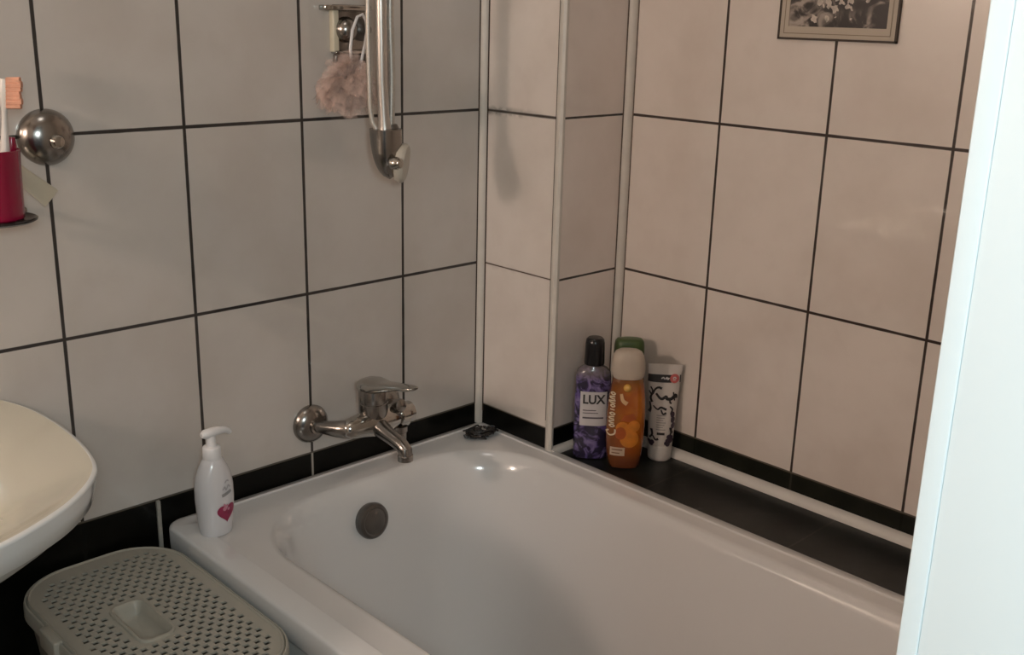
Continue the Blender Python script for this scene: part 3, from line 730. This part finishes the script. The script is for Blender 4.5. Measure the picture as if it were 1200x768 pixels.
for k, gl in enumerate('onnoionno'):
    zz = .405+.037*k; w_ = .019 if k % 3 else .023
    if gl == 'o': bo.stroke(b, [(cx_-w_, zz+.012), (cx_, zz+.024), (cx_+w_, zz+.012), (cx_, zz), (cx_-w_, zz+.012)], .0055)
    elif gl == 'n': bo.stroke(b, [(cx_+w_, zz), (cx_-w_, zz+.004), (cx_-w_, zz+.016), (cx_+w_, zz+.024)], .0055)
    else: bo.stroke(b, [(cx_+w_, zz+.012), (cx_-w_, zz+.014)], .0055)
b.build('script_lettering', mat('cream_print', (.72,.60,.42), .4), og)
b = B(); bo.patch(b, -.13, .0, .135, .215, .006); pb = b.build('banner_print', mat('banner', (.55,.42,.30), .4), og)
b = B(); bo.patch(b, -.115, -.02, .186, .198, .008, nz=1); bo.patch(b, -.115, -.045, .155, .166, .008, nz=1); b.build('banner_lines', mat('banner_ink', (.20,.09,.05), .4), og)

# --- green bottle standing behind
gr = thing('conditioner_bottle', 'dark green bottle standing in the corner behind the orange one', 'bottle', (-.26, -1.36, ZL), math.radians(-44))
bo = Bottle([(0,.11,.07,2.6),(.01,.130,.082,2.6),(.06,.138,.088,2.6),(.45,.142,.09,2.6),(.80,.140,.088,2.6),(.86,.132,.084,2.6)])
bo.mesh().build('bottle_body', mat('green_body', (.045,.085,.022), .3, noise=(10,.2)), gr)
cpb = Bottle([(.86,.125,.08,2.8),(.865,.135,.086,2.8),(.95,.139,.088,2.8),(1.03,.136,.086,2.8),(1.065,.130,.082,2.7),(1.085,.115,.07,2.6),(1.092,.08,.05,2.4)])
cpb.mesh().build('cap', mat('green_cap', (.055,.095,.025), .4, noise=(20,.1)), gr)

# --- white tube
tu = thing('cosmetic_tube', 'white cosmetic tube with black script and berry print on the ledge', 'tube', (-.155, -1.70, ZL), math.radians(-47))
bo = Bottle([(.15,.112,.108,2.0),(.20,.116,.110,2.0),(.35,.121,.100,2.0),(.55,.130,.075,2.0),(.72,.142,.045,2.0,.002),(.83,.151,.020,2.0,.003),(.86,.154,.012,2.2,.004),(.905,.157,.010,2.6,.004)])
bo.mesh().build('tube_body', mat('tube_white', (.70,.655,.615), .35, noise=(8,.03)), tu)
b = B(); b.lathe((0,0,0), (0,0,1), [(0,.098),(.008,.106),(.03,.108),(.135,.111),(.145,.108),(.152,.10)], 40); b.build('cap', mat('tube_cap', (.68,.65,.62), .3), tu)
b = B(); bo.patch(b, -.146, .062, .745, .815, .004); bo.patch(b, .138, .1465, .745, .815, .004, nx=2); b.build('black_band', M['print_dark'], tu)
b = B(); bo.poly(b, disc(.090,.783,.042,24), .005); b.build('pink_seal', mat('seal', (.60,.14,.13), .4), tu)
b = B(); bo.stroke(b, [(-.03,.78),(-.01,.79),(.0,.775)], .006, .007); bo.stroke(b, [(.01,.775),(.02,.792),(.03,.775),(.04,.79)], .006, .007); bo.stroke(b, [(.075,.785),(.09,.795),(.105,.783)], .005, .008); bo.stroke(b, [(.075,.772),(.10,.772)], .004, .008)
b.build('light_lettering', M['white_plastic'], tu)
b = B()
bo.stroke(b, [(-.07,.645),(-.035,.605),(-.01,.60),(.02,.62),(.03,.60),(.07,.60),(.105,.63),(.11,.60)], [.010,.017], .006)   # broad script word
bo.stroke(b, [(.055,.60),(.06,.565),(.075,.56)], .008, .006); bo.stroke(b, [(.085,.66),(.10,.58)], .006, .006)
for pts in ([(-.12,.70),(-.10,.66),(-.115,.60),(-.10,.56)], [(-.13,.66),(-.105,.63),(-.08,.68),(-.05,.70),(-.02,.69)], [(-.12,.56),(-.11,.50),(-.12,.46)], [(-.09,.53),(-.05,.50),(-.02,.52),(.03,.50)], [(-.02,.50),(.0,.46),(.03,.47)],
            [(.06,.53),(.085,.50),(.075,.46),(.10,.44)], [(.08,.42),(.10,.36),(.085,.31),(.095,.27)], [(.07,.33),(.085,.28),(.07,.24)], [(-.105,.22),(-.085,.26),(-.095,.31)], [(-.08,.25),(-.055,.215),(-.03,.225)], [(-.10,.16),(-.075,.205)]):
    bo.stroke(b, pts, [.006,.011], .006)
b.build('script_print', M['print_dark'], tu)
b = B()
for k in range(7): bo.patch(b, -.055, .03-.012*(k % 3), .44-.022*k, .448-.022*k, .005, nz=1)
b.build('small_print', mat('fine_print', (.36,.34,.33), .5), tu)
b = B(); bo.patch(b, -.045, .025, .262, .285, .006, nz=1); b.build('size_print', M['print_dark'], tu)
b = B(); rnd = random.Random(2)
for cx_, cz_ in ((.055,.21),(.085,.235),(.075,.195),(.045,.185),(.09,.205),(.065,.245),(.06,.17)): bo.poly(b, disc(cx_, cz_, .021, 12), .007+rnd.random()*.003)
for cx_, cz_ in ((-.10,.185),(-.09,.165),(-.08,.185)): bo.poly(b, disc(cx_, cz_, .018, 12), .007)
for cx_, cz_ in ((.09,.45),(.095,.40),(.10,.345)): bo.poly(b, disc(cx_, cz_, .020, 12, 1.5), .007)
b.build('berry_print', mat('berry', (.055,.035,.06), .45, noise=(90,.5)), tu)

# --- white pump bottle
pm = thing('pump_bottle', 'white pump bottle with a crimson heart print on the rim of the bath', 'bottle', (-3.945, -.395, -3.040), math.radians(8))
bo = Bottle([(0,.10,.08,2.2),(.008,.120,.098,2.2),(.03,.128,.104,2.2),(.15,.143,.114,2.2),(.30,.152,.120,2.2),(.40,.150,.118,2.2),(.48,.138,.110,2.1),(.54,.117,.098,2.0),(.58,.095,.085,2.0),(.61,.078,.074,2.0),(.622,.066,.066,2.0)])
bo.mesh().build('bottle_body', mat('lotion_white', (.72,.70,.71), .25, coat=.4, noise=(6,.02)), pm)
pump = B(); pump.lathe((0,0,.615), (0,0,1), [(0,.066),(.004,.070),(.09,.068),(.10,.06),(.105,.04),(.12,.036),(.185,.034)], 28)
pmp = pump.build('pump_collar', M['white_plastic'], pm)
b = B(); b.tube([(-.075,.012,.815),(-.05,.01,.818),(.0,0,.82),(.06,0,.82),(.12,0,.812),(.155,0,.795),(.172,0,.775)], [.02,.036,.040,.034,.028,.024,.020], 16); b.build('pump_nozzle', M['white_plastic'], pm)
b = B(); hp_ = []
for i in range(40):
    a = 2*PI*i/40; hx_ = 16*math.sin(a)**3; hy_ = 13*math.cos(a)-5*math.cos(2*a)-2*math.cos(3*a)-math.cos(4*a)
    hp_.append((.02+hx_*.0052, .20+hy_*.0052))
bo.poly(b, hp_, .004); b.build('heart_print', M['crimson'], pm)
b = B(); bo.poly(b, disc(.0,.235,.018,14), .006); bo.poly(b, disc(.035,.225,.012,12), .006); bo.stroke(b, [(-.01,.275),(.01,.255),(.03,.26)], .008, .006); b.build('highlight_print', M['pale_pink'], pm)
b = B(); bo.stroke(b, [(-.02,.345),(.02,.352),(.07,.365)], .013, .005); b.build('dark_print', M['print_grey'], pm)
b = B(); bo.stroke(b, [(-.01,.39),(.01,.41),(.02,.385),(.045,.415),(.06,.395)], .006, .005); bo.stroke(b, [(.015,.44),(.035,.455),(.055,.445)], .006, .005); b.build('light_print', mat('light_ink', (.42,.40,.41), .5), pm)

# ------------------------------------------------------------------ dark clump in the bath corner
hc_ = thing('hair_clump', 'dark tangled clump lying on the bath corner below the white corner profile', 'hair clump', (-1.12, -.30, -3.045))
rnd = random.Random(11)
m_hair = mat('dark_hair', (.010,.008,.007), .3, coat=.3)
b = B()
for k in range(46):
    a = rnd.uniform(0, 2*PI); r0 = rnd.uniform(.02, .12); pts = []
    for i in range(7):
        a += rnd.uniform(-.9, 1.2); rr = r0*(.5+rnd.random())
        pts.append((-1.12+rr*1.15*math.cos(a)*1.0, -.30-.25*rr*math.cos(a)+rr*math.sin(a)*.8, -3.03+.005+abs(rnd.gauss(.02,.02))))
    pts = [(p.x, p.y) for p in cr([(q[0], q[1]) for q in pts], 3)]
    zz = -3.035+rnd.uniform(.008, .05)
    b.tube([(x_, y_, zz+.012*math.sin(i)) for i, (x_, y_) in enumerate(pts)], rnd.choice((.006,.009,.012)), 6)
b.build('strands', m_hair, hc_, sharp=180)
b = B(); 
rg = []
for j in range(1, 9):
    ph = -PI/2+PI*j/9
    rg.append([(-1.13+math.cos(ph)*math.cos(2*PI*i/22)*(.10+.03*math.sin(i*2.3+j)), -.31+math.cos(ph)*math.sin(2*PI*i/22)*(.065+.02*math.sin(i*3.1)), -3.02+.035*math.sin(ph)) for i in range(22)])
b.loft(rg); b.build('wad', mat('dark_wad', (.008,.006,.005), .25, coat=.5), hc_)
b = B(); b.tube([(-1.10,-.36,-2.978),(-1.09,-.34,-2.975),(-1.10,-.31,-2.972),(-1.075,-.29,-2.975)], .008, 6); b.tube([(-1.02,-.36,-2.995),(-1.0,-.33,-2.985),(-.99,-.35,-3.01)], .010, 6)
b.build('grey_thread', mat('grey_thread', (.35,.32,.29), .5), hc_)
hc_.location.z += 0.016*T

# ------------------------------------------------------------------ lights
def point(name, loc, power, col, rad):
    l = bpy.data.lights.new(name, 'POINT'); l.energy = power; l.color = col; l.shadow_soft_size = rad
    o = bpy.data.objects.new(name, l); C.objects.link(o); o.location = W(loc); return o
def area(name, loc, aim, power, col, size):
    l = bpy.data.lights.new(name, 'AREA'); l.energy = power; l.color = col; l.size = size; l.shape = 'DISK'
    o = bpy.data.objects.new(name, l); C.objects.link(o); o.location = W(loc)
    o.rotation_euler = (W(aim)-W(loc)).to_track_quat('-Z', 'Y').to_euler(); return o
point('mirror_lamp', (-11.7, -1.7, 1.8), 23.5, (1.0, 0.79, 0.67), 0.06)
area('ceiling_fill', (-5.2, -3.4, ZC-.1), (-4.8, -3.0, ZF), 1.2, (1.0, 0.95, 0.90), 0.30)  # weak unseen fill, added as ambient light
area('hall_fill', (-8.3, -9.4, 1.8), (-5.0, -4.0, -1.2), 8.0, (0.84, 0.98, 1.0), 0.22)  # unseen source added to brighten the jamb and fill the room coolly
point('phone_flash', (-7.54, -7.36, .74), 1.0, (0.95, 1.0, 1.0), 0.004)
point('glint_light', (-7.18, -7.42, .84), 0.8, (0.95, 1.0, 1.0), 0.004)  # second source added so the flash glints come in pairs
wd = bpy.data.worlds.new('World'); bpy.context.scene.world = wd; wd.use_nodes = True
wd.node_tree.nodes['Background'].inputs[0].default_value = (0.9, 0.92, 1.0, 1); wd.node_tree.nodes['Background'].inputs[1].default_value = 0.08

# ------------------------------------------------------------------ camera
cam = bpy.data.cameras.new('camera'); co = bpy.data.objects.new('camera', cam); C.objects.link(co)
cam.sensor_fit = 'HORIZONTAL'; cam.sensor_width = 36; cam.lens = 1255.009/1200*36; cam.clip_start = 0.01
p_, y_, r_ = -0.288, 0.773, 0.025
q_ = QVALS = (-7.545, -7.288, 0.868)
f_ = Vector((math.sin(y_)*math.cos(p_), math.cos(y_)*math.cos(p_), math.sin(p_)))
rt = f_.cross(Vector((0,0,1))).normalized(); up = rt.cross(f_)
r2 = rt*math.cos(r_)+up*math.sin(r_); u2 = -rt*math.sin(r_)+up*math.cos(r_)
mw = Matrix((r2, u2, -f_)).transposed().to_4x4(); mw.translation = W(q_)
co.matrix_world = mw
sc_ = bpy.context.scene; sc_.camera = co
sc_.view_settings.view_transform = 'Standard'; sc_.view_settings.look = 'None'
sc_.view_settings.exposure = 0.0; sc_.view_settings.gamma = 1.0
